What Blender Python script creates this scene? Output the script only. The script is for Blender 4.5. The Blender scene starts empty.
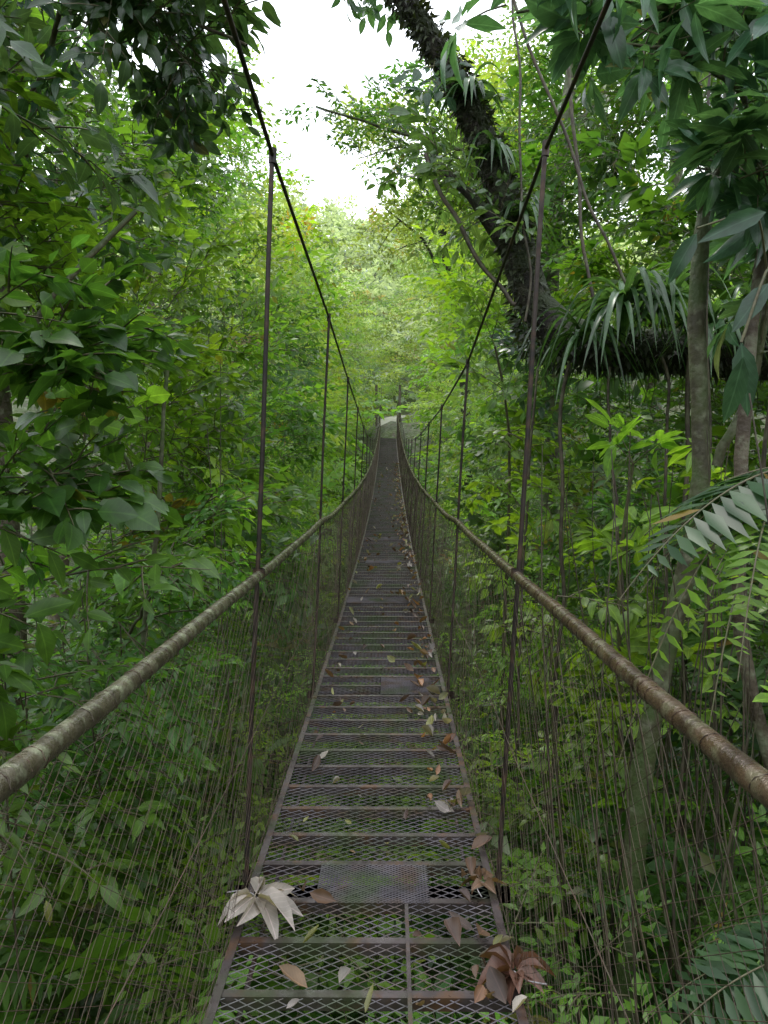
import bpy, math, numpy as np
from mathutils import Vector
rng=np.random.default_rng(7)
S=bpy.context.scene
S.view_settings.view_transform='Standard'; S.view_settings.look='None'; S.view_settings.exposure=0
def U(a,b,n=None): return rng.uniform(a,b,n)
def nrm(v): return v/np.maximum(np.linalg.norm(v,axis=-1,keepdims=True),1e-9)

# ---------------------------------------------------------------- mesh builder
class MB:
    def __init__(s): s.V=[];s.L=[];s.C=[];s.M=[];s.T=[];s.F=[];s.n=0
    def add(s,v,loops,counts,mat=0,tint=None,lf=None):
        v=np.asarray(v,float).reshape(-1,3)
        s.V.append(v); s.L.append(np.asarray(loops).ravel()+s.n); c=np.asarray(counts).ravel(); s.C.append(c)
        s.M.append(np.full(len(c),mat)); 
        s.T.append(np.full((len(v),3),.2) if tint is None else np.broadcast_to(tint,(len(v),3)))
        s.F.append(np.zeros((len(v),3)) if lf is None else lf); s.n+=len(v)
    def quads(s,v,q,mat=0,**k):
        q=np.asarray(q); s.add(v,q.ravel(),np.full(len(q),q.shape[1]),mat,**k)
    def build(s,name,mats,parent=None,smooth=True):
        me=bpy.data.meshes.new(name)
        if s.n:
            V=np.concatenate(s.V);L=np.concatenate(s.L).astype(np.int32);C=np.concatenate(s.C).astype(np.int32);M=np.concatenate(s.M).astype(np.int32)
            me.vertices.add(len(V));me.vertices.foreach_set("co",V.astype(np.float32).ravel())
            me.loops.add(len(L));me.loops.foreach_set("vertex_index",L)
            me.polygons.add(len(C));st=np.concatenate([[0],np.cumsum(C)[:-1]]).astype(np.int32)
            me.polygons.foreach_set("loop_start",st)
            me.polygons.foreach_set("material_index",M)
            me.polygons.foreach_set("use_smooth",np.full(len(C),smooth))
            me.update(calc_edges=True)
            a=me.attributes.new("tint",'FLOAT_COLOR','POINT')
            T=np.concatenate(s.T);a.data.foreach_set("color",np.concatenate([T,np.ones((len(T),1))],1).astype(np.float32).ravel())
            a=me.attributes.new("lf",'FLOAT_VECTOR','POINT');a.data.foreach_set("vector",np.concatenate(s.F).astype(np.float32).ravel())
        for m in mats: me.materials.append(m)
        o=bpy.data.objects.new(name,me);S.collection.objects.link(o)
        if parent: o.parent=parent
        return o
def empty(name,loc=(0,0,0)):
    o=bpy.data.objects.new(name,None);S.collection.objects.link(o);o.empty_display_size=.2;return o

def tubes(mb,P,R,k=4,mat=0,tint=None,caps=False):
    P=np.asarray(P,float)
    if P.ndim==2:P=P[None]
    N,m,_=P.shape
    if N==0:return
    R=np.broadcast_to(np.asarray(R,float),(N,m)) if np.ndim(R)!=1 else np.broadcast_to(np.asarray(R)[None],(N,m))
    T=nrm(np.gradient(P,axis=1)); mean=nrm(P[:,-1]-P[:,0]+1e-6)
    ref=np.where((np.abs(mean[:,2:3])>.8),np.array([[0.9,.44,0]]),np.array([[0,0,1.]]))[:,None,:]
    A=nrm(np.cross(T,np.broadcast_to(ref,T.shape)));B=np.cross(T,A)
    an=np.arange(k)*2*np.pi/k
    V=P[:,:,None]+R[:,:,None,None]*(np.cos(an)[None,None,:,None]*A[:,:,None]+np.sin(an)[None,None,:,None]*B[:,:,None])
    i=np.arange(m-1)[:,None]*k;j=np.arange(k)[None];j2=(j+1)%k
    q=np.stack([i+j,i+j2,i+k+j2,i+k+j],-1).reshape(-1,4)
    Q=(q[None]+(np.arange(N)*m*k)[:,None,None]).reshape(-1,4)
    mb.quads(V.reshape(-1,3),Q,mat,tint=tint)
def box(mb,c,s,mat=0):
    c=np.array(c,float);s=np.array(s,float)/2
    v=np.array([[x,y,z] for x in(-1,1) for y in(-1,1) for z in(-1,1)])*s+c
    mb.quads(v,[[0,1,3,2],[4,6,7,5],[0,4,5,1],[2,3,7,6],[0,2,6,4],[1,5,7,3]],mat)
def smoothpath(pts,n=24):
    pts=np.array(pts,float);d=np.concatenate([[0],np.cumsum(np.linalg.norm(np.diff(pts,axis=0),axis=1))])
    t=np.linspace(0,d[-1],n);p=np.stack([np.interp(t,d,pts[:,i]) for i in range(3)],1)
    for _ in range(2):
        q=p.copy();q[1:-1]=(p[:-2]+2*p[1:-1]+p[2:])/4;p=q
    return p

# ---------------------------------------------------------------- leaves
def leaf_tmpl(level):
    if level==0:
        vs=[.0,.22,.5,.78,1.];w=[0,.40,.5,.30,0]
        v=[(0,0)]
        for a,b in zip(vs[1:4],w[1:4]): v+=[(-b,a),(0,a),(b,a)]
        v+=[(0,1)]
        L=[0,2,1, 0,3,2, 1,2,5,4, 2,3,6,5, 4,5,8,7, 5,6,9,8, 7,8,10, 8,9,10];C=[3,3,4,4,4,4,3,3]
    else:
        v=[(0,0),(-.5,.42),(0,.45),(.5,.42),(0,1)];L=[0,2,1,0,3,2,1,2,4,2,3,4];C=[3]*4
    return np.array(v,float),np.array(L),np.array(C)
LT=[leaf_tmpl(0),leaf_tmpl(1)]
def leaves(mb,pos,rot,sc,wd,tint,level=0,bend=.25,fold=.25,mat=0):
    N=len(pos)
    if N==0:return
    v,L,C=LT[level];K=len(v)
    sc=np.broadcast_to(sc,(N,));wd=np.broadcast_to(wd,(N,));bend=np.broadcast_to(bend,(N,))*U(.4,1.6,N);fold=fold*U(.3,1.6,N)
    x=v[None,:,0]*wd[:,None];y=np.broadcast_to(v[None,:,1],x.shape);z=np.abs(x)*fold[:,None]-bend[:,None]*y**2
    if level==0: z=z+ .03*np.sin(y*9+pos[:,:1]*50)*np.sign(x)
    loc=np.stack([x,y,z],-1)*sc[:,None,None]
    W=np.einsum('nij,nkj->nki',rot,loc)+pos[:,None]
    t=np.repeat(np.broadcast_to(tint,(N,3)),K,axis=0)
    r=rng.random(N)
    lf=np.stack([np.broadcast_to(v[None,:,0]*2,(N,K)),np.broadcast_to(v[None,:,1],(N,K)),np.broadcast_to(r[:,None],(N,K))],-1).reshape(-1,3)
    LL=(L[None]+(np.arange(N)*K)[:,None]).ravel()
    mb.add(W.reshape(-1,3),LL,np.tile(C,N),mat,tint=t,lf=lf)
def frame(d,up):
    y=nrm(d);x=nrm(np.cross(y,up));z=np.cross(x,y);return np.stack([x,y,z],-1)
UPV=np.array([0,0,1.])

def spray_tmpl(nside=5,nl=7,leaf=.15,w=.42,spread=1.):
    P=[];D=[];Sc=[];st=[]
    def twig(o,d,l,n):
        d=nrm(d);t=np.linspace(0,1,4)[:,None]
        pts=o+d*l*t+np.array([0,0,-.18])*l*t**2;st.append(pts)
        for i in range(n):
            tt=.2+.8*i/(n-1);p=o+d*l*tt+np.array([0,0,-.18])*l*tt**2
            sd=(1 if i%2 else -1);a=math.radians(U(35,75))
            side=nrm(np.cross(d,UPV))
            dd=d*math.cos(a)+sd*side*math.sin(a)+np.array([0,0,U(-.55,.1)])
            if i==n-1:dd=d+np.array([0,0,-.3])
            P.append(p);D.append(nrm(dd));Sc.append(leaf*U(.65,1.2))
    main=np.array([0,1.,0])
    twig(np.zeros(3),main,1.,nl+2)
    for i in range(nside):
        tt=.15+.65*i/max(nside-1,1);o=np.array([0,tt,-.18*tt**2]);sd=1 if i%2 else -1
        a=math.radians(U(35,60))*spread
        twig(o,np.array([sd*math.sin(a),math.cos(a),U(-.25,.35)]),.55*(1.15-tt),nl)
    P=np.array(P);D=np.array(D);up=nrm(UPV+rng.normal(0,.32,D.shape))
    st=np.array(st)
    return dict(P=P,R=frame(D,up),S=np.array(Sc),st=st,w=w)
def rosette_tmpl(n=9,leaf=.45,w=.36,droop=.35):
    a=np.arange(n)*2.4+U(0,6);e=U(-droop,.5,n)
    D=nrm(np.stack([np.cos(a),np.sin(a)*.8+.35,e],1));up=nrm(UPV+rng.normal(0,.2,D.shape))
    P=D*.06+np.array([0,.5,0])
    st=np.array([[[0,0,0],[0,.2,0.02],[0,.4,.01],[0,.55,0]]],float)
    return dict(P=P,R=frame(D,up),S=leaf*U(.7,1.15,n),st=st,w=w)
SP=[spray_tmpl() for _ in range(6)]
SPb=[spray_tmpl(4,5,.22,.46) for _ in range(5)]
SPf=[spray_tmpl(6,8,.10,.5) for _ in range(5)]
SPr=[spray_tmpl(3,5,.26,.72) for _ in range(4)]
RO=[rosette_tmpl() for _ in range(5)]+[rosette_tmpl(7,.5,.3,.6) for _ in range(3)]

def xc(y): return -.067-.1*(np.clip(y,0,60)/42)**2
def deckz(y):
    y=np.minimum(y,42.);return -1.49+.0026*np.maximum(y-5,0)**2
def clear(p):
    x,y,z=p[:,0],p[:,1],p[:,2];dz=deckz(y);top=np.where(y<14,2.3,1.6)
    c=(np.abs(x-xc(y))<.60)&(z>dz-.3)&(z<dz+top)&(y<48)
    c|=(np.linalg.norm(p,axis=1)<1.6)|((np.abs(x)<1.0)&(y<2.0)&(z>-2.2)&(z<3))
    return ~c
GREENS={ 'mid':((.038,.10,.014),(.092,.18,.028)),'dark':((.024,.06,.016),(.052,.108,.024)),
 'bright':((.11,.215,.022),(.17,.285,.04)),'pale_haze':((.13,.20,.06),(.19,.27,.09)),'blue':((.034,.078,.038),(.066,.125,.055)),  # paler greens and haze: distance haze put into far foliage colour
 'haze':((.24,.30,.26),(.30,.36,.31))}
def tintof(n,pal):
    a,b=GREENS[pal];t=rng.random((n,1));c=np.array(a)*(1-t)+np.array(b)*t
    c=c*U(.75,1.25,(n,1));k=rng.random(n)<.012;c[k]=np.array([.26,.17,.04])*U(.6,1.2,(k.sum(),1));return c
def place(mb,pos,dirs,sc,T,pal='mid',level=1,stems=True,wmul=1.,bend=.25,flt=True):
    N=len(pos)
    if N==0:return
    sc=np.broadcast_to(sc,(N,));w=rng.integers(0,len(T),N);base=tintof(N,pal)
    x,y,z=pos.T;cn=.5+.5*np.sin(x*1.3+2*np.sin(y*.9)+1.7*np.sin(z*1.1+x*.5));cn2=.5+.5*np.sin(x*.8-z*1.4+2.2*np.sin(y*.6+1))
    if pal!='haze': base=base*(.55+.85*cn[:,None])*np.stack([.75+.6*cn2,.92+.20*cn2,1.25-.5*cn2],1)
    for i,t in enumerate(T):
        m=w==i
        if not m.any():continue
        p=pos[m];R=frame(dirs[m],nrm(UPV+rng.normal(0,.25,(m.sum(),3))));s=sc[m]
        K=len(t['P'])
        lp=p[:,None]+s[:,None,None]*np.einsum('nij,kj->nki',R,t['P'])
        lr=np.einsum('nij,kjl->nkil',R,t['R']);ls=s[:,None]*t['S'][None]
        lp=lp.reshape(-1,3);lr=lr.reshape(-1,3,3);ls=ls.ravel()
        lt=np.repeat(base[m],K,0)*.7+tintof(len(lp),pal)*.3
        lp=lp+rng.normal(0,.012,lp.shape)
        jit=rng.normal(0,.16,(len(lp),3,3));lr=lr+jit
        lr=frame(lr[:,:,1],lr[:,:,2])
        if flt:
            k=clear(lp)&clear(lp+lr[:,:,1]*ls[:,None]);lp,lr,ls,lt=lp[k],lr[k],ls[k],lt[k]
        leaves(mb,lp,lr,ls,t['w']*wmul*U(.8,1.2,len(lp)),lt,level,bend=bend)
        if stems:
            st=t['st'];P=p[:,None,None]+s[:,None,None,None]*np.einsum('nij,abj->nabi',R,st)
            P=P.reshape(-1,4,3);
            if flt:P=P[clear(P[:,0])&clear(P[:,3])]
            tubes(mb,P,np.array([.006,.005,.004,.002]),3,mat=1)

# ---------------------------------------------------------------- materials
def newmat(name):
    m=bpy.data.materials.new(name);m.use_nodes=True;nt=m.node_tree;nt.nodes.clear()
    return m,nt.nodes,nt.links
def mixc(N,L,f,a,b,bt='MIX'):
    n=N.new('ShaderNodeMix');n.data_type='RGBA';n.blend_type=bt
    for s,v in((n.inputs[0],f),(n.inputs[6],a),(n.inputs[7],b)):
        if isinstance(v,(int,float)):s.default_value=v
        elif isinstance(v,tuple):s.default_value=(*v,1)
        else:L.new(v,s)
    return n.outputs[2]
def ramp(N,L,src,p0,p1,c0=(0,0,0),c1=(1,1,1)):
    r=N.new('ShaderNodeValToRGB');r.color_ramp.elements[0].position=p0;r.color_ramp.elements[1].position=p1
    r.color_ramp.elements[0].color=(*c0,1);r.color_ramp.elements[1].color=(*c1,1);L.new(src,r.inputs[0]);return r.outputs[0]
def noise(N,L,scale,detail=4,vec=None,rough=.55):
    n=N.new('ShaderNodeTexNoise');n.inputs['Scale'].default_value=scale;n.inputs['Detail'].default_value=detail;n.inputs['Roughness'].default_value=rough
    if vec is None:
        g=N.new('ShaderNodeNewGeometry');vec=g.outputs['Position']
    L.new(vec,n.inputs['Vector']);return n.outputs['Fac']
def math_(N,L,op,a,b=None):
    n=N.new('ShaderNodeMath');n.operation=op
    for i,v in enumerate((a,b)):
        if v is None:continue
        if isinstance(v,(int,float)):n.inputs[i].default_value=v
        else:L.new(v,n.inputs[i])
    return n.outputs[0]
def leafmat(name,trans=.45,rough=.38,fine=True):
    m,N,L=newmat(name)
    at=N.new('ShaderNodeAttribute');at.attribute_name='tint'
    c3=at.outputs['Color']
    b=N.new('ShaderNodeBsdfPrincipled');b.inputs['Roughness'].default_value=rough
    if fine:
        lf=N.new('ShaderNodeAttribute');lf.attribute_name='lf'
        sp=N.new('ShaderNodeSeparateXYZ');L.new(lf.outputs['Vector'],sp.inputs[0])
        au=math_(N,L,'ABSOLUTE',sp.outputs[0])
        vv=math_(N,L,'SUBTRACT',sp.outputs[1],math_(N,L,'MULTIPLY',au,.3))
        wv=math_(N,L,'SINE',math_(N,L,'MULTIPLY',vv,52.))
        vein=ramp(N,L,wv,.80,1.0)
        mid=ramp(N,L,au,.03,.09,(1,1,1),(0,0,0))
        blot=ramp(N,L,noise(N,L,14,2),.35,.7,(.72,.72,.72),(1.2,1.2,1.2))
        c=mixc(N,L,1.,c3,blot,'MULTIPLY')
        c2=mixc(N,L,math_(N,L,'MULTIPLY',vein,.22),c,mixc(N,L,1.,c,(1.9,1.7,1.9),'MULTIPLY'))
        c3=mixc(N,L,math_(N,L,'MULTIPLY',mid,.5),c2,mixc(N,L,1.,c,(2.2,2.,2.2),'MULTIPLY'))
    L.new(c3,b.inputs['Base Color'])
    tr=N.new('ShaderNodeBsdfTranslucent');tc=mixc(N,L,1.,c3,(2.1,2.1,.9),'MULTIPLY');L.new(tc,tr.inputs[0])
    mx=N.new('ShaderNodeMixShader');mx.inputs[0].default_value=trans
    L.new(b.outputs[0],mx.inputs[1]);L.new(tr.outputs[0],mx.inputs[2])
    o=N.new('ShaderNodeOutputMaterial');L.new(mx.outputs[0],o.inputs[0]);return m
def surfmat(name,cols,scales,rough=(.5,.8),metal=0.,bump=.3,bscale=40,bdist=.01,moss=None,algae=None):
    m,N,L=newmat(name)
    f=ramp(N,L,noise(N,L,scales[0],5),.38,.62)
    c=mixc(N,L,f,cols[0],cols[1])
    f2=ramp(N,L,noise(N,L,scales[1],4),.5,.68);c=mixc(N,L,f2,c,cols[2])
    if algae: c=mixc(N,L,ramp(N,L,noise(N,L,3.3,5),.50,.64),c,algae)
    if moss:
        g=N.new('ShaderNodeNewGeometry');s=N.new('ShaderNodeSeparateXYZ');L.new(g.outputs['Normal'],s.inputs[0])
        k=math_(N,L,'ADD',math_(N,L,'MULTIPLY',s.outputs[2],.35),noise(N,L,5,5));k=ramp(N,L,k,.42,.62)
        c=mixc(N,L,k,c,moss)
    b=N.new('ShaderNodeBsdfPrincipled');L.new(c,b.inputs['Base Color']);b.inputs['Metallic'].default_value=metal
    L.new(ramp(N,L,noise(N,L,scales[1]*1.7,3),.35,.65,(rough[0],)*3,(rough[1],)*3),b.inputs['Roughness'])
    if bump>0:
        bp=N.new('ShaderNodeBump');bp.inputs['Strength'].default_value=bump;bp.inputs['Distance'].default_value=bdist
        L.new(noise(N,L,bscale,4),bp.inputs['Height']);L.new(bp.outputs[0],b.inputs['Normal'])
    o=N.new('ShaderNodeOutputMaterial');L.new(b.outputs[0],o.inputs[0]);return m
LEAF=leafmat('leaf_green');LEAFS=leafmat('leaf_green_small',.5,.4,False);LEAFW=leafmat('leaf_waxy',.40,.26);DRY=leafmat('leaf_dry',.2,.5)
BARK=surfmat('bark',[(.06,.042,.028),(.12,.095,.065),(.16,.17,.11)],[6,12],bump=.6,bscale=45,bdist=.02)
LIANA=surfmat('liana_bark',[(.035,.026,.018),(.08,.06,.038),(.09,.09,.05)],[6,12],bump=0)
TWIG=surfmat('twig',[(.07,.055,.03),(.11,.10,.05),(.06,.08,.03)],[20,30],bump=0)
MOSSB=surfmat('mossy_bark',[(.014,.011,.009),(.032,.025,.018),(.055,.05,.032)],[4,9],(.75,.95),bump=1.,bscale=30,bdist=.04,moss=(.026,.036,.013))
LBARK=surfmat('lichen_bark',[(.045,.04,.02),(.09,.085,.04),(.18,.19,.12)],[5,11],bump=.6,bscale=35,bdist=.015,moss=(.05,.075,.02))
STEEL=surfmat('weathered_steel',[(.042,.030,.030),(.085,.066,.066),(.10,.052,.030)],[7,13],(.25,.6),.4,.3,90,.002,algae=(.045,.055,.025))
MESHM=surfmat('expanded_steel',[(.058,.050,.056),(.115,.10,.112),(.085,.055,.038)],[5,9],(.3,.6),.4,0,algae=(.055,.07,.035))
HANG=surfmat('dark_rod',[(.016,.012,.011),(.033,.022,.018),(.065,.036,.022)],[7,16],(.4,.7),.3,0)
RAILM=surfmat('weathered_rail',[(.038,.032,.019),(.08,.068,.042),(.18,.19,.12)],[19,27],(.16,.42),.3,.6,130,.004)
RAILR=surfmat('rusted_rail',[(.04,.024,.015),(.085,.055,.032),(.12,.11,.065)],[17,23],(.14,.4),.3,.6,130,.004)
NETM=surfmat('rusty_wire',[(.045,.029,.02),(.085,.052,.034),(.07,.06,.04)],[9,20],(.5,.8),.2,0)
PATHM=surfmat('path_gravel',[(.36,.34,.31),(.45,.43,.40),(.28,.25,.21)],[3,9],bump=.4)
GROUND=surfmat('forest_floor',[(.03,.045,.012),(.06,.09,.02),(.05,.04,.02)],[1.2,3],bump=.8,bscale=8,bdist=.1)

# ---------------------------------------------------------------- terrain
def sst(a,b,x):
    t=np.clip((x-a)/(b-a),0,1);return t*t*(3-2*t)
def terr(x,y):
    n=.6*np.sin(x*.7+y*.3+1)+.5*np.sin(x*.23-y*.41)+.25*np.sin(x*1.9+y*1.3)
    h=-7+9.02*sst(20,42,y)+5.2*(1-sst(-7,0,y))+.13*np.clip(y-43,0,14)
    side=np.clip((np.abs(x)-4.5)*.75,0,9)
    flat=1-sst(39,42,y)*(1-sst(1.2,3,np.abs(x)))
    h=h+side*flat*(1-.5*sst(20,42,y))+n*flat
    r=np.hypot(x,y);h=h+.42*np.clip(r-75,0,130)*(.85+.2*np.sin(x*.035+1.9)+.07*np.sin(x*.11))
    return h
g=np.concatenate([-np.geomspace(45,900,26)[::-1],np.linspace(-44,44,89),np.geomspace(45,900,26)])
gy=g+20
X,Y=np.meshgrid(g,gy);Z=terr(X,Y);n1=len(g);mb=MB()
i,j=np.meshgrid(np.arange(n1-1),np.arange(n1-1));a=(j*n1+i).ravel()
mb.quads(np.stack([X,Y,Z],-1).reshape(-1,3),np.stack([a,a+1,a+n1+1,a+n1],-1))
mb.build('ground',[GROUND])
mb=MB();yy=np.linspace(42.1,57,57)
pc=xc(np.minimum(yy,48))+np.where(yy>50,(yy-50)**2*.03,0)
v=[];
for k,w in enumerate(np.linspace(-.65,.65,5)):
    v.append(np.stack([pc+w,yy,terr(pc+w,yy)+.05],-1))
v=np.stack(v,1).reshape(-1,3);q=[[r*5+c,r*5+c+1,r*5+c+6,r*5+c+5] for r in range(56) for c in range(4)]
mb.quads(v,q);mb.build('path',[PATHM])

# ---------------------------------------------------------------- bridge
BR=empty('suspension_footbridge')
LEAN=.050
def BP(side_x,y,h):
    y=np.asarray(y,float);return np.stack([xc(y)+side_x+LEAN*h,y+0*h,deckz(y)+h],-1)
Y0,Y1=-1.6,42.
HW=.415;RX=.455;RH=1.112
mb=MB();pitch=.034;slope=.62
for sgn in(1,-1):
    y0=np.arange(Y0,Y1-.6,pitch);t=np.linspace(0,1,5)
    yy=y0[:,None]+(t[None] if sgn>0 else 1-t[None])*slope*2*HW
    xx=np.broadcast_to((-HW+2*HW*t)[None],yy.shape)
    P=np.stack([xc(yy)+xx,yy,deckz(yy)+.001*sgn],-1);tubes(mb,P,.0018,4)
mb.build('expanded_metal_deck',[MESHM],BR,False)
mb=MB()
for y in np.arange(Y0,Y1,.225):
    yj=y+U(-.010,.010);z=deckz(y)+.004
    box(mb,(xc(y),yj,z),(2*HW-.01,.025,.004));box(mb,(xc(y),yj-.0125-.0022,z-.018),(2*HW-.012,.004,.040))
mb.build('cross_bars',[STEEL],BR,False)
mb=MB();ys=np.arange(Y0,Y1+.01,.25)
for s in(-1,1):
    for (dx,w,dz,h) in((0,.024,.0095,.004),(.0135*s,.003,-.018,.06)):
        prof=[(-w/2,-h/2),(w/2,-h/2),(w/2,h/2),(-w/2,h/2)]
        V=np.stack([np.stack([xc(ys)+s*(HW+.004)+dx+a,ys,deckz(ys)+dz+b],-1) for a,b in prof],1).reshape(-1,3)
        q=[[r*4+c,r*4+(c+1)%4,r*4+4+(c+1)%4,r*4+4+c] for r in range(len(ys)-1) for c in range(4)]
        mb.quads(V,q)
mb.build('edge_angles',[STEEL],BR,False)
mb=MB()
box(mb,(xc(0)+.12,.41,deckz(1)+.0085),(.012,4.02,.004))
P=BP(-.36,ys,-.07+0*ys);tubes(mb,P,.008,6);P=BP(.36,ys,-.07+0*ys);tubes(mb,P,.008,6)
mb.build('stringers',[STEEL],BR,False)
def patch(mb,x0,x1,y0,y1,z):
    for sgn in(1,-1):
        L_=x1-x0;yb=np.arange(y0-L_*.6,y1,.013)
        ya=yb;yc=yb+L_*.6
        t0=np.clip((y0-ya)/(yc-ya),0,1);t1=np.clip((y1-ya)/(yc-ya),0,1);ok=t1-t0>.02
        t=np.stack([t0,t1],1)[ok];yv=ya[ok][:,None]+(yc-ya)[ok][:,None]*t
        xv=x0+L_*t if sgn>0 else x1-L_*t
        tubes(mb,np.stack([xc(yv)+xv,yv,deckz(yv)+z+.001*sgn],-1),.0017,4)
mb=MB();patch(mb,-.19,.20,2.42,2.66,.011);patch(mb,.0,.33,4.72,5.1,.011);patch(mb,-.41,.41,7.8,8.15,.011);patch(mb,-.4,.4,13.,13.4,.011)
patch(mb,-.3,.2,10.6,10.9,.011)
mb.build('repair_mesh_panels',[MESHM],BR,False)
rp=np.arange(Y0,Y1,.04)
def railz(y): return .006*np.sin(y*1.7)+.003*np.sin(y*4.1)-.010*np.abs(np.sin((y-2.6)/2.35*np.pi))
for s,nm,mt_ in((-1,'handrail_left',RAILM),(1,'handrail_right',RAILR)):
    mb=MB();P=BP(s*RX,rp,RH+0*rp);P[:,2]+=railz(rp)
    tubes(mb,P,.0175+.0006*np.sin(rp*23)+.0005*np.sin(rp*51),16);mb.build(nm,[mt_],BR)
mb=MB()
for s in(-1,1):
    yt=np.arange(Y0,Y1,.052)+rng.normal(0,.012,int(np.ceil((Y1-Y0)/.052)));yt=yt[rng.random(len(yt))<.75];th=np.linspace(0,2*np.pi,9)
    c=BP(s*RX,yt,RH+0*yt);c[:,2]+=railz(yt)
    P=c[:,None]+.0187*np.stack([np.cos(th),0*th,np.sin(th)],-1)[None];P[...,1]+=(.014*rng.random(len(yt)))[:,None]*np.linspace(-1,1,9)[None]
    tubes(mb,P,.0010,3)
mb.build('rail_wire_ties',[NETM],BR)
mb=MB();pitch=.056
for s in(-1,1):
    for sg in(1,-1):
        run=1.5;y0=np.arange(Y0-1,Y1-1.5,pitch);t=np.linspace(0,1,9)
        yy=y0[:,None]+(t if sg>0 else 1-t)[None]*run
        hh=np.broadcast_to(((RH-.01)*t)[None],yy.shape)
        P=BP(0,yy,hh);P[...,0]+=s*(HW+.018+(RX-HW-.018)*t[None]+.012*np.sin(yy*3+s)*np.sin(t*np.pi)[None])+.0012*sg
        P+=rng.normal(0,.003,P.shape)
        tubes(mb,P,np.clip(.0006+.00008*(yy-1),.0006,.0016),3)
    for h in(.02,.55):
        yl=np.arange(Y0,Y1,.1);P=BP(s*(HW+.027),yl,h+.006*np.sin(yl*2.2));tubes(mb,P,.0015,5)
mb.build('chain_link_side_net',[NETM],BR)
hy=2.6+2.35*np.arange(-2,17);ck=[-2,2.6,4.95,7.3,9.65,14,22,32,42]
HL=[2.92,2.55,2.47,2.32,2.17,1.85,1.55,1.75,2.6];HR=[2.9,2.57,2.17,2.05,1.98,1.8,1.55,1.75,2.6]
mc=MB();mh=MB();mcl=MB()
for s,HH in((-1,HL),(1,HR)):
    yl=np.sort(np.concatenate([np.arange(-1.6,42,.4),hy[hy>-1.6]]));h=np.interp(yl,ck,HH)
    tubes(mc,BP(s*.466,yl,h),.0075,8)
    for y in hy:
        if y>41.5 or y<-1.6:continue
        ht=np.interp(y,ck,HH);t=np.linspace(0,1,9);h_=-.1+(ht+.1)*t
        P=BP(0,np.full(9,y),h_);P[:,0]+=s*(.458+.008*t)+.0022*np.sin(t*9+y);P[:,1]+=.003*np.sin(t*7+y)
        tubes(mh,P,.0086,8)
        for hc,rr_,l,xx in((ht,.013,.05,.466),(RH,.0215,.03,.457),(.0,.014,.04,.458)):
            q=BP(s*xx,np.array([y,y]),np.array([hc-l/2,hc+l/2]));tubes(mcl,q,rr_,10)
        box(mcl,(xc(y),y,deckz(y)-.065),(1.0,.04,.04))
mc.build('main_cables',[HANG],BR);mh.build('hanger_rods',[HANG],BR);mcl.build('clamps_and_beams',[HANG],BR,False)
mb=MB()
for s in(-1,1): box(mb,(xc(42)+s*.66,42.1,2.07+.75),(.14,.14,3.5))
box(mb,(xc(42),42.15,1.97),(1.5,.3,.22))
mb.build('end_posts',[BARK],BR,False)

# ---------------------------------------------------------------- fallen leaves
def ground_leaves(name,n,fx,ylo,yhi,smin,smax):
    mb=MB();t=rng.random(n)**1.25;y=ylo+(yhi-ylo)*t;x=fx(n,y)
    x=np.clip(x,-.40,.40);pos=np.stack([xc(y)+x,y,deckz(y)+.018+U(0,.015,n)],-1)
    a=U(0,6.28,n);D=nrm(np.stack([np.cos(a),np.sin(a),U(-.05,.25,n)],1));up=nrm(UPV+rng.normal(0,.35,(n,3)))
    cols=np.array([[.12,.07,.042],[.19,.12,.065],[.09,.055,.04],[.26,.23,.19],[.07,.042,.034],[.20,.20,.07],[.22,.11,.055],[.24,.21,.19],[.13,.075,.055]])
    c=cols[rng.integers(0,9,n)]*U(.6,1.2,(n,1))
    leaves(mb,pos,frame(D,up),U(smin,smax,n)*U(.7,1,n),U(.35,.8,n),c,0,bend=-.5,fold=1.3)
    return mb.build(name,[DRY])
fx=lambda n,y:np.where(rng.random(n)<.58,.40-np.abs(rng.normal(0,.10,n)),U(-.40,.40,n))
ground_leaves('fallen_leaves',640,fx,1.9,30,.03,.105)
def biglobed(name,c,a0,col,n,L,lift,arc=1.5,wd=.42):
    mb=MB();a=a0+np.linspace(-arc,arc,n)+rng.normal(0,.12,n)
    D=nrm(np.stack([np.cos(a),np.sin(a),U(-.05,lift,n)],1));up=nrm(UPV+rng.normal(0,.4,(n,3)))
    pos=np.array(c)+D*.01
    leaves(mb,pos,frame(D,up),L*(1-.3*np.abs(np.linspace(-1,1,n)))*U(.85,1.1,n),wd,np.array(col)*U(.75,1.15,(n,1)),0,bend=.5,fold=.9)
    p=np.array(c);tubes(mb,smoothpath([p,p-np.array([math.cos(a0),math.sin(a0),-.1])*.05,p-np.array([math.cos(a0+.5),math.sin(a0+.5),-.05])*.10],8),.0022,5)
    mb.build(name,[DRY])
biglobed('dried_palmate_leaf',(xc(2)-.38,2.36,-1.42),-.6,(.30,.26,.225),11,.155,.25,2.3,.44)
biglobed('dried_palmate_leaf',(xc(2)+.42,2.03,-1.44),2.0,(.11,.05,.032),11,.12,.3,2.9,.6)
biglobed('dried_palmate_leaf',(xc(2)+.39,2.5,-1.45),.9,(.13,.075,.042),7,.085,.5,2.9,.6)

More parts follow.
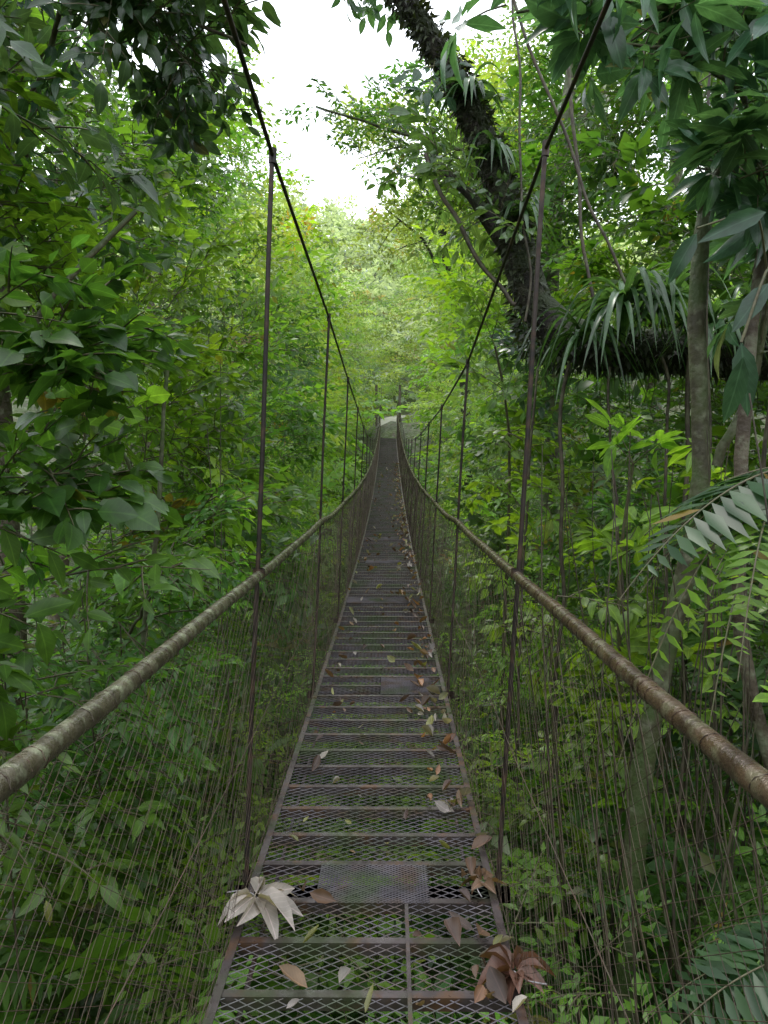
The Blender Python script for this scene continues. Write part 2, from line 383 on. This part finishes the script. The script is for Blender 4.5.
# ---------------------------------------------------------------- vegetation
def bump2(y,z,ph):
    return .45*np.sin(y*1.1+z*.6+ph)+.35*np.sin(y*.5-z*1.3+ph*2)+.25*np.sin(y*2.3+z*2.1+ph*3)+.15*np.sin(y*4.1-z*3.3+ph)
def dens3(p,ph,k=1.):
    x,y,z=p.T;return (np.sin(x*1.7*k+ph)*np.sin(y*1.3*k+ph*2)+np.sin(z*1.9*k+y*.7*k+ph)+np.sin(x*3.1*k-z*2.3*k+y*2.*k))/3
CUR=[None]
def wall(side,N,ylo,yhi,zlo,ztop,base,depth,sc,T,pal,level,stems=True,ph=0,thr=-.35,amp=.6,wm=1.,avoid=None):
    y=U(ylo,yhi,N);zt=ztop(y);z=zlo+(zt-zlo)*rng.random(N)
    x=side*(base(y,z)+amp*(.8+bump2(y,z,ph))+rng.exponential(depth,N))
    p=np.stack([x,y,z],1);k=dens3(p,ph)>thr;p=p[k]
    if avoid is not None:p=p[~avoid(p)]
    n=len(p)
    d=nrm(np.stack([np.full(n,-side*.75),U(-.5,.2,n),U(-.3,.7,n)],1)+rng.normal(0,.4,(n,3)))
    p[:,0]+=side*.5*sc
    place(CUR[0],p,d,sc*U(.7,1.25,n),T,pal,level,stems,wm)
lt=lambda y:.40*y+.9+.6*np.sin(y*1.3)
lb=lambda y,z:np.where(y<6,1.15,1.0)+.27*np.maximum(z-.3,0)+.05*np.maximum(-z-2,0)
CUR[0]=MB()
wall(-1,620,1.9,7,-4.5,lt,lb,.6,.75,SP,'mid',0,ph=1.,thr=-.1)
wall(-1,180,2.1,8,-2.,lt,lb,.5,.7,SPb,'mid',0,ph=2.,thr=-.0)
wall(-1,110,2.4,8,-1.5,lt,lb,.5,.6,SPr,'bright',0,ph=5.,thr=-.0)
CUR[0].build('rainforest_foliage',[LEAF,TWIG])
CUR[0]=MB()
wall(-1,2000,6.5,18,-7,lt,lb,.8,.95,SP,'mid',1,ph=3.,thr=0.,amp=1.1)
wall(-1,500,6.5,16,-5,lt,lb,.5,.75,SPb,'bright',1,ph=3.,thr=0.)
CUR[0].build('rainforest_foliage',[LEAFS,TWIG])
CUR[0]=MB()
lf_=lambda y:.27*y+3+1.6*np.sin(y*.7)
wall(-1,950,17,43,-6,lf_,lambda y,z:.8+.3*np.maximum(z-3,0),1.3,1.8,SPf,'pale_haze',1,False,ph=4.,amp=1.1,thr=-.2)
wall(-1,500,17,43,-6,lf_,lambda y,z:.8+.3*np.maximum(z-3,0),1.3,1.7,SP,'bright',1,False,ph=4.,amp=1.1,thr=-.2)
wall(1,850,17,43,-6,lambda y:.38*y+4,lambda y,z:.8+.10*np.maximum(z-3,0),1.3,1.8,SPf,'pale_haze',1,False,ph=5.,amp=1.1,thr=-.2)
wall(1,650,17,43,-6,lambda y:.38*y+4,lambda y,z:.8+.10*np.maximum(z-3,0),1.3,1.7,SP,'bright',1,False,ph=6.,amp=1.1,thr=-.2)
CUR[0].build('rainforest_foliage',[LEAFS,TWIG])
rt=lambda y:.5*y+.5
CUR[0]=MB()
wall(1,750,4.2,9,-6,rt,lambda y,z:2.7-.25*np.clip(-z-1,0,3)+0*y,.9,.9,SP,'dark',1,ph=7.,thr=-.05)
wall(1,1900,8,18,-7,rt,lambda y,z:np.maximum(1.05,2.6-.16*(y-8))+.05*np.maximum(z,0),1.,1.,SP,'mid',1,ph=8.,amp=.9,thr=-.15)
wall(1,300,7,16,-5,rt,lambda y,z:np.maximum(1.05,2.4-.16*(y-8))+.05*np.maximum(z,0),.8,.8,SPr,'mid',1,ph=8.,amp=.9,thr=-.15)
CUR[0].build('rainforest_foliage',[LEAFS,TWIG])
CUR[0]=MB()
av=lambda p:(p[:,1]<4.9)&(np.abs(p[:,0]/p[:,1]-.345)<.11)
wall(1,290,2.6,12,-4.8,lambda y:.1*y-.6,lambda y,z:1.0+0*y,.7,.6,SPb,'bright',0,ph=9.,thr=.0,avoid=av)
wall(1,90,3.,9,-3.8,lambda y:.1*y-.4,lambda y,z:1.0+0*y,.5,.42,RO,'bright',0,ph=9.,thr=-.1,wm=1.2,avoid=av)
CUR[0].build('rainforest_foliage',[LEAF,TWIG])
CUR[0]=MB();n=3400
y=U(41,62,n);x=rng.normal(0,1,n)*9;x=np.clip(x,-28,28);hmax=np.where(x<0,11+.1*x,18)+2*np.sin(x*.6)
z=1.5+(hmax)*rng.random(n);p=np.stack([x,y,z],1);k=((np.abs(x)>1.7)|((z>6.)&(y>50))|(y>58))&(dens3(p,2.,.5)>-.5);p=p[k];n=len(p)
place(CUR[0],p,nrm(np.stack([U(-.6,.6,n),-U(.2,1,n),U(-.2,.6,n)],1)),2.1*U(.7,1.2,n),SPf,'pale_haze',1,False)
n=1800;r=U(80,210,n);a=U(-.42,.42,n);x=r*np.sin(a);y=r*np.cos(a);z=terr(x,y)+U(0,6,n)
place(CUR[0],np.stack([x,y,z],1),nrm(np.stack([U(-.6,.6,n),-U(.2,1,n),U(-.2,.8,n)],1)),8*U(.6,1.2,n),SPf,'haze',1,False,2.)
CUR[0].build('distant_trees',[LEAFS,TWIG])
CUR[0]=MB();n=2200
x=rng.normal(0,6,n);y=U(2,40,n);z=terr(x,y)+U(0,1.4,n);k=(z<deckz(y)-.9)|(np.abs(x)>1.6);x,y,z=x[k],y[k],z[k];n=len(x)
place(CUR[0],np.stack([x,y,z],1),nrm(np.stack([rng.normal(0,.8,n),rng.normal(0,.8,n),U(.2,1.,n)],1)),1.15*U(.7,1.3,n),SP,'mid',1,False)
n=1000;x=U(-3,3,n);y=U(3,24,n);z=U(-4.6,-3.0,n)+.4*np.sin(x*2+y)
place(CUR[0],np.stack([x,y,z],1),nrm(np.stack([rng.normal(0,.8,n),rng.normal(0,.8,n),U(.0,.8,n)],1)),.95*U(.7,1.3,n),SPb,'mid',1,True)
n=260;x=U(-1.2,1.2,n);y=U(2.5,10,n);z=U(-3.4,-2.5,n)
place(CUR[0],np.stack([x,y,z],1),nrm(np.stack([rng.normal(0,.8,n),rng.normal(0,.8,n),U(.0,.6,n)],1)),.65*U(.7,1.2,n),SP,'bright',1,True)
n=450;x=rng.choice([-1,1],n)*U(.5,4.5,n);y=U(2,12,n);z=U(-4.5,-3.,n)
place(CUR[0],np.stack([x,y,z],1),nrm(np.stack([rng.normal(0,.8,n),rng.normal(0,.8,n),U(.2,1,n)],1)),.5*U(.7,1.3,n),RO,'mid',1,True,1.1)
CUR[0].build('undergrowth',[LEAFS,TWIG])

# trees -----------------------------------------------------------
def limb(mb,pts,r0,r1,n=18,k=8,wob=.03,mat=0):
    P=smoothpath(pts,n);P[1:]+=np.cumsum(rng.normal(0,wob*.3,(n-1,3)),0)
    R=np.linspace(r0,r1,n)*(1+.08*np.sin(np.arange(n)*1.9));tubes(mb,P,R,k,mat);return P
def tree(name,trunk,r0,r1,limbs,bark,T,pal,sc,per,level=0,mat=None,tipfrac=.35,nsub=3,bend=.25,sublen=1.):
    E=empty(name);mt=MB();ml=MB()
    limb(mt,trunk,r0,r1,26,12)
    for pts,r in limbs:
        P=limb(mt,pts,r,r*.3,20,8);L=np.linalg.norm(P[-1]-P[0])*sublen
        anch=[P[int(20*tipfrac):]]
        for _ in range(nsub):
            i=rng.integers(6,18);d=nrm(nrm(P[min(i+1,19)]-P[i])+rng.normal(0,.6,3))
            q=limb(mt,[P[i],P[i]+d*L*.15,P[i]+d*L*.32+np.array([0,0,-.05*L])],r*.4,r*.1,10,5);anch.append(q[3:])
        A=np.concatenate(anch);idx=rng.integers(0,len(A),per);p=A[idx]+rng.normal(0,.03,(per,3))
        dm=nrm(P[-1]-P[0]);d=nrm(dm*.5+rng.normal(0,.6,(per,3))+np.array([0,0,.05]))
        place(ml,p,d,sc*U(.7,1.2,per),T,pal,level,True,1.,bend)
    mt.build('trunk_and_limbs',[bark],E);ml.build('crown',[mat or (LEAF if level==0 else LEAFS),TWIG],E);return E
LIMB=[(5.1,7.2,.85),(3.8,6.9,1.02),(2.6,6.9,1.08),(1.8,7.1,1.08),(1.42,7.3,1.2),(1.25,7.4,2.1),(1.05,7.5,2.9),(.62,7.5,3.85),(0.,7.5,4.7)]
tree('mossy_tree',[(5.6,7.4,-6),(5.5,7.3,-3),(5.1,7.2,0),(5.3,7.3,3),(5.8,7.4,7)],.34,.22,
 [(LIMB+[(-.6,7.6,5.6)],.28)],
 MOSSB,SPb,'blue',.7,50,0,LEAFW,.72,3,sublen=.6)
mo=MB()
P=smoothpath(LIMB,200)
n=8000;i=rng.integers(0,200,n);rr=.275-.16*i/200;o=nrm(rng.normal(0,1,(n,3)))
D=nrm(o+np.array([0,0,-.35])+rng.normal(0,.3,(n,3)))
leaves(mo,P[i]+o*rr[:,None]*.92,frame(D,nrm(UPV+rng.normal(0,.5,(n,3)))),U(.03,.12,n),.35,np.array([.026,.034,.014])*U(.4,1.7,(n,1)),1)
m=110;i=rng.integers(0,190,m);t=np.linspace(0,1,6)[None,:,None];Lg=U(.1,.5,m)[:,None,None]
Q=P[i][:,None]+np.concatenate([rng.normal(0,.04,(m,1,2)).repeat(6,1)*t,-.15-Lg*t],-1)+rng.normal(0,.006,(m,6,3));tubes(mo,Q,.004,3,tint=np.array([.04,.045,.018]))
mo.build('hanging_moss',[DRY])
tree('slender_tree',[(1.45,4.5,-7),(1.5,4.5,-4.8),(1.49,4.5,-3.4),(1.47,4.5,-2.46),(1.58,4.5,-1.54),(1.70,4.5,-.82),(1.90,4.5,-.2),(1.97,4.5,.04),(1.82,4.5,.42),(1.76,4.5,.7),(1.82,4.5,1.62),(2.0,4.5,2.3),(2.2,4.5,3.1),(2.5,4.6,4.5)],.095,.03,
 [([(1.82,4.5,1.5),(2.0,4.2,2.0),(1.5,3.9,2.1),(.9,3.7,2.1)],.022),([(2.1,4.5,2.8),(1.7,4.1,2.4),(1.1,3.7,2.3),(.5,3.5,2.1)],.022),
  ([(1.85,4.5,1.7),(1.9,4.0,1.5),(1.7,3.5,1.4)],.02),([(1.97,4.5,.0),(2.15,4.4,.4),(2.2,4.3,1.2),(2.1,4.,2.0)],.03)],
 LBARK,RO,'blue',.50,26,0,LEAFW,.3,3,.35)
tree('slender_tree',[(2.6,4.3,-6),(2.5,4.2,-3),(2.25,4.2,-1.8),(2.02,4.2,-1.1),(1.98,4.2,-.5),(2.0,4.2,.1),(1.97,4.2,.6),(2.1,4.2,1.5),(2.3,4.2,3)],.05,.03,
 [([(2.1,4.2,1.5),(2.3,4.,2.1),(2.1,3.8,2.4),(1.8,3.6,2.2)],.02)],BARK,RO,'blue',.5,18,0,LEAFW)
tree('rainforest_tree',[(3.0,14,-7),(2.9,14,-3),(3.1,14,0),(3.0,14,4),(3.5,14,9)],.2,.1,
 [([(3.0,14,3),(2.2,13.5,4.5),(1.2,13,5.2)],.07),([(3.2,14,4),(1.5,13.6,5.6),(-1.3,13,6.1)],.06),([(3.3,14,6),(4.5,13.6,7.8),(5.8,13,8.6)],.07),([(3.4,14,8),(3,13,10),(2,12,11)],.06)],
 LBARK,SP,'mid',1.0,40,1)
tree('rainforest_tree',[(6,16,-5),(5.5,16,2),(6,16,7),(5.6,16,12)],.24,.1,
 [([(5.7,16,5),(4.4,15.5,6.5),(3.2,15,7.)],.08),([(5.9,16,8),(4.6,15,9.6),(3,14.6,10.6)],.08),([(6,16,8),(7.5,15,9.5),(9,14,10)],.08)],
 LBARK,SP,'mid',1.3,30,1)
tree('rainforest_tree',[(-3.4,6.2,-7),(-3.2,6.2,-2),(-3.3,6.2,1),(-3.0,6.1,3.5),(-3.2,6,6)],.13,.06,
 [([(-3.2,6.2,1.5),(-2.6,5.4,2.4),(-2.0,4.6,2.9),(-1.4,4.1,2.6)],.035),([(-3.0,6.1,3),(-2.2,5.2,3.1),(-1.5,4.7,2.9),(-.8,4.2,2.35)],.025),
  ([(-3.2,6.2,1),(-2.8,5,1.6),(-2.3,4,2.0),(-1.9,3.2,2.0)],.04),([(-3.1,6.1,2.5),(-3.0,5.3,3.2),(-2.6,4.5,3.4)],.04)],
 BARK,SPb,'blue',.66,30,0,LEAFW,.45,3,.4,.6)
tree('slender_tree',[(-1.9,4.6,-6),(-1.75,4.7,-3),(-1.72,4.8,-1.2),(-1.55,4.8,-.5),(-1.62,4.9,0.),(-1.5,4.9,.9)],.03,.012,
 [([(-1.6,4.8,-.2),(-1.9,4.6,.4),(-2.3,4.4,.7)],.014),([(-1.72,4.8,-1.1),(-1.3,4.5,-.5)],.012)],LBARK,SP,'mid',.5,12,0,LEAF,.4,1)
tree('slender_tree',[(-2.4,3.9,-6),(-2.3,3.7,-2),(-2.1,3.5,-.4),(-1.75,3.4,.55),(-1.45,3.4,.95),(-1.2,3.5,1.2)],.035,.012,
 [([(-1.75,3.4,.55),(-1.5,3.3,.5),(-1.2,3.2,.35)],.012),([(-2.1,3.5,-.4),(-1.7,3.3,-.1),(-1.3,3.2,-.05)],.012)],LBARK,SPr,'mid',.5,12,0,LEAF,.4,1)
tree('rainforest_tree',[(-7,15,-5),(-6.5,15,1),(-6.8,15,5),(-6.2,15,7.5)],.2,.08,
 [([(-6.6,15,3),(-5.3,14,4.8),(-4.2,13,5.0)],.07),([(-6.5,15,5),(-5.7,14,6.2),(-5.2,13.5,6.6)],.07),([(-6.3,15,6.5),(-7.3,14,7.6),(-8,13,8)],.06)],BARK,SP,'mid',1.2,36,1)
tree('rainforest_tree',[(-10,30,-2),(-9.5,30,5),(-9.8,30,9),(-9.4,30,12)],.25,.08,
 [([(-9.6,30,7),(-8,29,9),(-6.6,28,9.6)],.09),([(-9.6,30,9.5),(-10.5,29,12),(-12,28,12.5)],.09),([(-9.5,30,10),(-8.2,29,11.5),(-7.4,28,11.5)],.07)],BARK,SP,'pale_haze',1.8,32,1)
tree('rainforest_tree',[(3.5,33,-1),(3.2,33,5),(2.2,33,10),(1.8,33,15)],.28,.1,
 [([(2.8,33,7),(1.4,32,9.6),(-.2,31,10.6)],.1),([(2.2,33,10),(3.6,32,12),(5,31,13)],.1),([(2,33,12),(.7,32,13.6),(-.8,31,13.6)],.08),([(3,33,6),(4.5,32,8),(6,31,9)],.08)],MOSSB,SP,'pale_haze',1.8,32,1)
mb=MB()
for _ in range(85):
    x=U(1.0,3.0);y=U(3.,7.);zt=U(-1.6,.4);zb=-6.5;n=9;t=np.linspace(0,1,n)[:,None]
    P=np.array([x,y,zb])*(1-t)+np.array([x+U(-.9,.9),y+U(-.4,.4),zt])*t;P[:,:2]+=np.cumsum(rng.normal(0,.09,(n,2)),0)
    if (np.abs(P[:,0])<.75).any():continue
    tubes(mb,smoothpath(P,24),np.linspace(U(.006,.018),.003,24),5)
for _ in range(16):
    x=U(-2.6,-1.1);y=U(3.,7.5);zt=U(-1.,1.);n=9;t=np.linspace(0,1,n)[:,None]
    P=np.array([x,y,-6.5])*(1-t)+np.array([x+U(-.5,.3),y+U(-.4,.4),zt])*t;P[:,:2]+=np.cumsum(rng.normal(0,.07,(n,2)),0)
    if (np.abs(P[:,0])<.75).any():continue
    tubes(mb,smoothpath(P,24),np.linspace(U(.005,.012),.003,24),5)
for a,b,r in (((.35,7.4,3.0),(1.25,7.2,1.5),.022),((1.5,7,4.5),(1.9,6.9,1.1),.016),((2.6,5,3.5),(2.5,5,-1),.016),((2.3,5.6,4),(2.45,5.6,-2),.012),((2.45,6.6,.95),(2.4,6.5,-1.5),.014),((2.6,6.6,.95),(2.62,6.5,-3.5),.022),((1.6,6.9,1.0),(1.5,6.7,-3.5),.018),((3.1,6.6,.9),(3.0,6.4,-3),.018),((1.9,6.7,.95),(2.15,6.3,-2.5),.012),((1.15,7.4,4.9),(1.3,7.1,1.4),.012),((.9,6.8,4.6),(2.2,6.6,1.3),.014),((1.35,7.2,1.),(1.2,7.,-3.5),.012)):
    t=np.linspace(0,1,14)[:,None];P=np.array(a)*(1-t)+np.array(b)*t;P[:,2]-=.18*np.sin(t[:,0]*np.pi);P+=rng.normal(0,.03,P.shape)
    tubes(mb,smoothpath(P,24),r,6)
mb.build('lianas',[LIANA])

def strap(mb,c,az,L,up,w,tint):
    n=10;t=np.linspace(0,1,n);h=np.array([math.cos(az),math.sin(az),0]);s=np.array([-math.sin(az),math.cos(az),0])
    P=np.array(c)+h*(L*.75*t)[:,None]+UPV*(up*L*t-L*(up+.65)*t**2.2)[:,None]
    W=w*(1-t**2.5)*(.7+.5*np.sin(t*2.6));V=np.stack([P-s*W[:,None]+UPV*(W*.5)[:,None],P,P+s*W[:,None]+UPV*(W*.5)[:,None]],1).reshape(-1,3)
    q=[[r*3+c_,r*3+c_+1,r*3+c_+4,r*3+c_+3] for r in range(n-1) for c_ in range(2)]
    lf=np.stack([np.tile([-1,0,1.],n),np.repeat(t,3)*.3,np.full(3*n,.5)],-1)
    mb.quads(V,q,0,tint=np.array(tint),lf=lf)
def brom(c,n,L,w,name='bromeliad'):
    mb=MB()
    for i in range(n):
        tt=np.array([.045,.095,.036])*U(.4,1.5);strap(mb,np.array(c)+rng.normal(0,.02,3),i*2.4+U(-.3,.3),L*U(.5,1.2),U(.0,1.4),w*U(.7,1.2),tt)
    mb.build(name,[LEAFW])
brom((2.0,6.5,1.38),46,1.0,.030);brom((2.4,6.5,1.45),34,.75,.03);brom((1.7,6.7,1.15),28,.9,.026);brom((3.15,6.5,1.4),28,.75,.028)
brom((1.25,7.2,2.4),26,.5,.024);brom((.75,7.3,3.6),26,.55,.026);brom((2.75,6.5,1.2),26,.65,.026);brom((1.0,7.3,3.0),24,.5,.024)
def frond(mb,c,az,L,up,droop,pal,npair=22,pl=.28,bip=True):
    t=np.linspace(0,1,24);h=np.array([math.cos(az),math.sin(az),0])
    P=np.array(c)+h*(L*t*.85)[:,None]+UPV*(up*L*t-droop*L*t**2)[:,None]
    tubes(mb,P,np.linspace(.006,.002,24),5,mat=1);tg=nrm(np.gradient(P,axis=0));s=np.array([-math.sin(az),math.cos(az),0])
    tt=np.linspace(.14,.98,npair);PP=[];DD=[];SS=[];NN=[]
    for v in tt:
        i=int(v*23);o=P[i];T=tg[i];nn=nrm(np.cross(s,T));nn=nn if nn[2]>0 else -nn
        l=pl*L*math.sin(math.pi*min(v*.85+.17,1))**.8
        for sg in(-1,1):
            d=nrm(sg*s+.35*T-.12*nn*U(.2,2.))
            if bip:
                m=11
                for k in range(m):
                    q=o+d*l*(k+.5)/m-UPV*.12*l*((k+.5)/m)**2;ll=l*.2*(1-((k+.3)/m)**2*.75);e=nrm(np.cross(nn,d))
                    for s2 in(-1,1): PP.append(q);DD.append(nrm(s2*e+.35*d));SS.append(ll);NN.append(nn)
            else: PP.append(o);DD.append(d);SS.append(l);NN.append(nn)
    n=len(PP);NN=nrm(np.array(NN)+rng.normal(0,.12,(n,3)));PP=np.array(PP)
    k=clear(PP)
    leaves(mb,PP[k],frame(np.array(DD),NN)[k],np.array(SS)[k],.62 if bip else .22,tintof(n,pal)[k]*1.0,1,bend=.1,fold=.15)
def fern(c,n,L,pal,a0=0,a1=6.28,up=.6,dr=1.,bip=True,**k):
    mb=MB()
    for i in range(n): frond(mb,c,a0+(a1-a0)*(i+.5)/n+U(-.2,.2),L*U(.8,1.15),up*U(.7,1.2),dr*U(.8,1.2),pal,bip=bip,**k)
    mb.build('fern',[LEAFS,TWIG])
fern((1.85,3.2,.0),7,1.0,'blue',2.5,4.2,.1,.6,bip=False,npair=20,pl=.32)
fern((1.55,3.0,-.15),3,.7,'bright',3.0,4.4,.0,1.2,bip=False,npair=28,pl=.22)
fern((1.95,2.9,-2.0),7,1.0,'blue',2.2,4.4,.35,.6,bip=False,npair=24,pl=.26)
fern((-2.2,3.0,-2.3),8,1.0,'mid',-1.4,1.3,.4,.6,bip=False,npair=26)
fern((2.6,3.9,-2.4),9,1.2,'mid')
fern((-2.2,5,-3.2),10,1.3,'mid');fern((1.7,6,-3.2),10,1.2,'mid');fern((3.,6.5,-1.5),10,1.4,'mid',bip=False)
def plant(name,pts,r,T,pal,sc,n,mat=LEAF,dirz=.2,up=None):
    E=empty(name);a=MB();b=MB();P=limb(a,pts,r,r*.4,14,6)
    i=rng.integers(5,14,n);d=nrm(rng.normal(0,.8,(n,3))+np.array([0,-.3,dirz]));place(b,P[i],d,sc*U(.75,1.2,n),T,pal,0,True,1.1,.35)
    a.build('stem',[TWIG],E);b.build('foliage',[mat,TWIG],E)
plant('broadleaf_shrub',[(2.0,6,-5),(1.9,6,-2),(1.85,5.9,-.8),(1.9,5.8,.0)],.03,RO,'bright',.55,16)
plant('broadleaf_shrub',[(1.3,5.2,-5),(1.25,5.2,-2.6),(1.15,5.2,-1.4),(1.2,5.1,-.9)],.02,SPb,'bright',.5,14)
plant('broadleaf_shrub',[(2.4,4.2,-5),(2.3,4.2,-3.),(2.2,4.2,-2.2)],.02,SPb,'bright',.55,14)
plant('broadleaf_shrub',[(-1.9,4.2,-5),(-1.8,4.1,-3.),(-1.6,4.0,-2.2)],.02,SPb,'mid',.6,16)
plant('broadleaf_shrub',[(1.3,8.5,-5),(1.35,8.5,0),(1.3,8.2,.9),(1.1,8.,1.3)],.03,SPb,'bright',.7,18)
mb=MB();n=5;p=np.array([[1.42,3.05,.50],[1.36,2.9,.42],[1.55,3.1,.75],[1.48,3.0,1.0],[1.25,3.1,.95]])
D=nrm(np.array([[.1,-.1,-1],[-.15,.1,-1],[-.6,-.2,-.7],[-.9,0,-.3],[-.5,.1,-.9]]))
leaves(mb,p,frame(D,nrm(np.array([[-.3,-1,.3]]*5)+rng.normal(0,.2,(5,3)))),np.array([.30,.26,.25,.25,.22]),.34,np.array([.026,.06,.036])*U(.8,1.3,(5,1)),0)
tubes(mb,smoothpath([(1.9,3.6,.3),(1.7,3.4,.8),(1.55,3.1,.85),(1.42,3.05,.5)],16),.006,5,mat=1);tubes(mb,smoothpath([(1.7,3.4,.8),(1.5,3.1,1.05),(1.25,3.1,.97)],12),.005,5,mat=1)
mb.build('hanging_broadleaf_plant',[LEAFW,TWIG])

# ---------------------------------------------------------------- camera, world, sun
cam=bpy.data.cameras.new('camera');co=bpy.data.objects.new('camera',cam);S.collection.objects.link(co);S.camera=co
cam.sensor_fit='VERTICAL';cam.sensor_height=36;cam.lens=26.;cam.clip_end=3000;cam.clip_start=.05
co.location=(0,0,0);co.rotation_euler=(math.radians(90-3.56),0,math.radians(.54))
w=bpy.data.worlds.new('World');S.world=w;w.use_nodes=True;N=w.node_tree.nodes;L=w.node_tree.links;N.clear()
sd=Vector((-.25,.42,.87)).normalized()
sky=N.new('ShaderNodeTexSky');sky.sky_type='NISHITA';sky.sun_disc=False;sky.sun_elevation=math.asin(sd.z);sky.sun_rotation=math.atan2(sd.x,sd.y);sky.dust_density=4;sky.air_density=1.5
tc=N.new('ShaderNodeTexCoord');nz=noise(N,L,3,5,tc.outputs['Generated'])
cl=ramp(N,L,nz,.3,.75,(0,0,0),(1,1,1))
cl=mixc(N,L,cl,(14.5,15.5,16.8),(22.,23.,24.2))
mx=mixc(N,L,.9,sky.outputs[0],cl)
bg=N.new('ShaderNodeBackground');bg.inputs[1].default_value=.15;L.new(mx,bg.inputs[0])
ow=N.new('ShaderNodeOutputWorld');L.new(bg.outputs[0],ow.inputs[0])
su=bpy.data.lights.new('sun','SUN');su.energy=1.5;su.angle=math.radians(12);su.color=(1,.96,.88)
so=bpy.data.objects.new('sun',su);S.collection.objects.link(so);so.rotation_euler=sd.to_track_quat('Z','Y').to_euler()
print('verts',sum(len(m.vertices) for m in bpy.data.meshes))
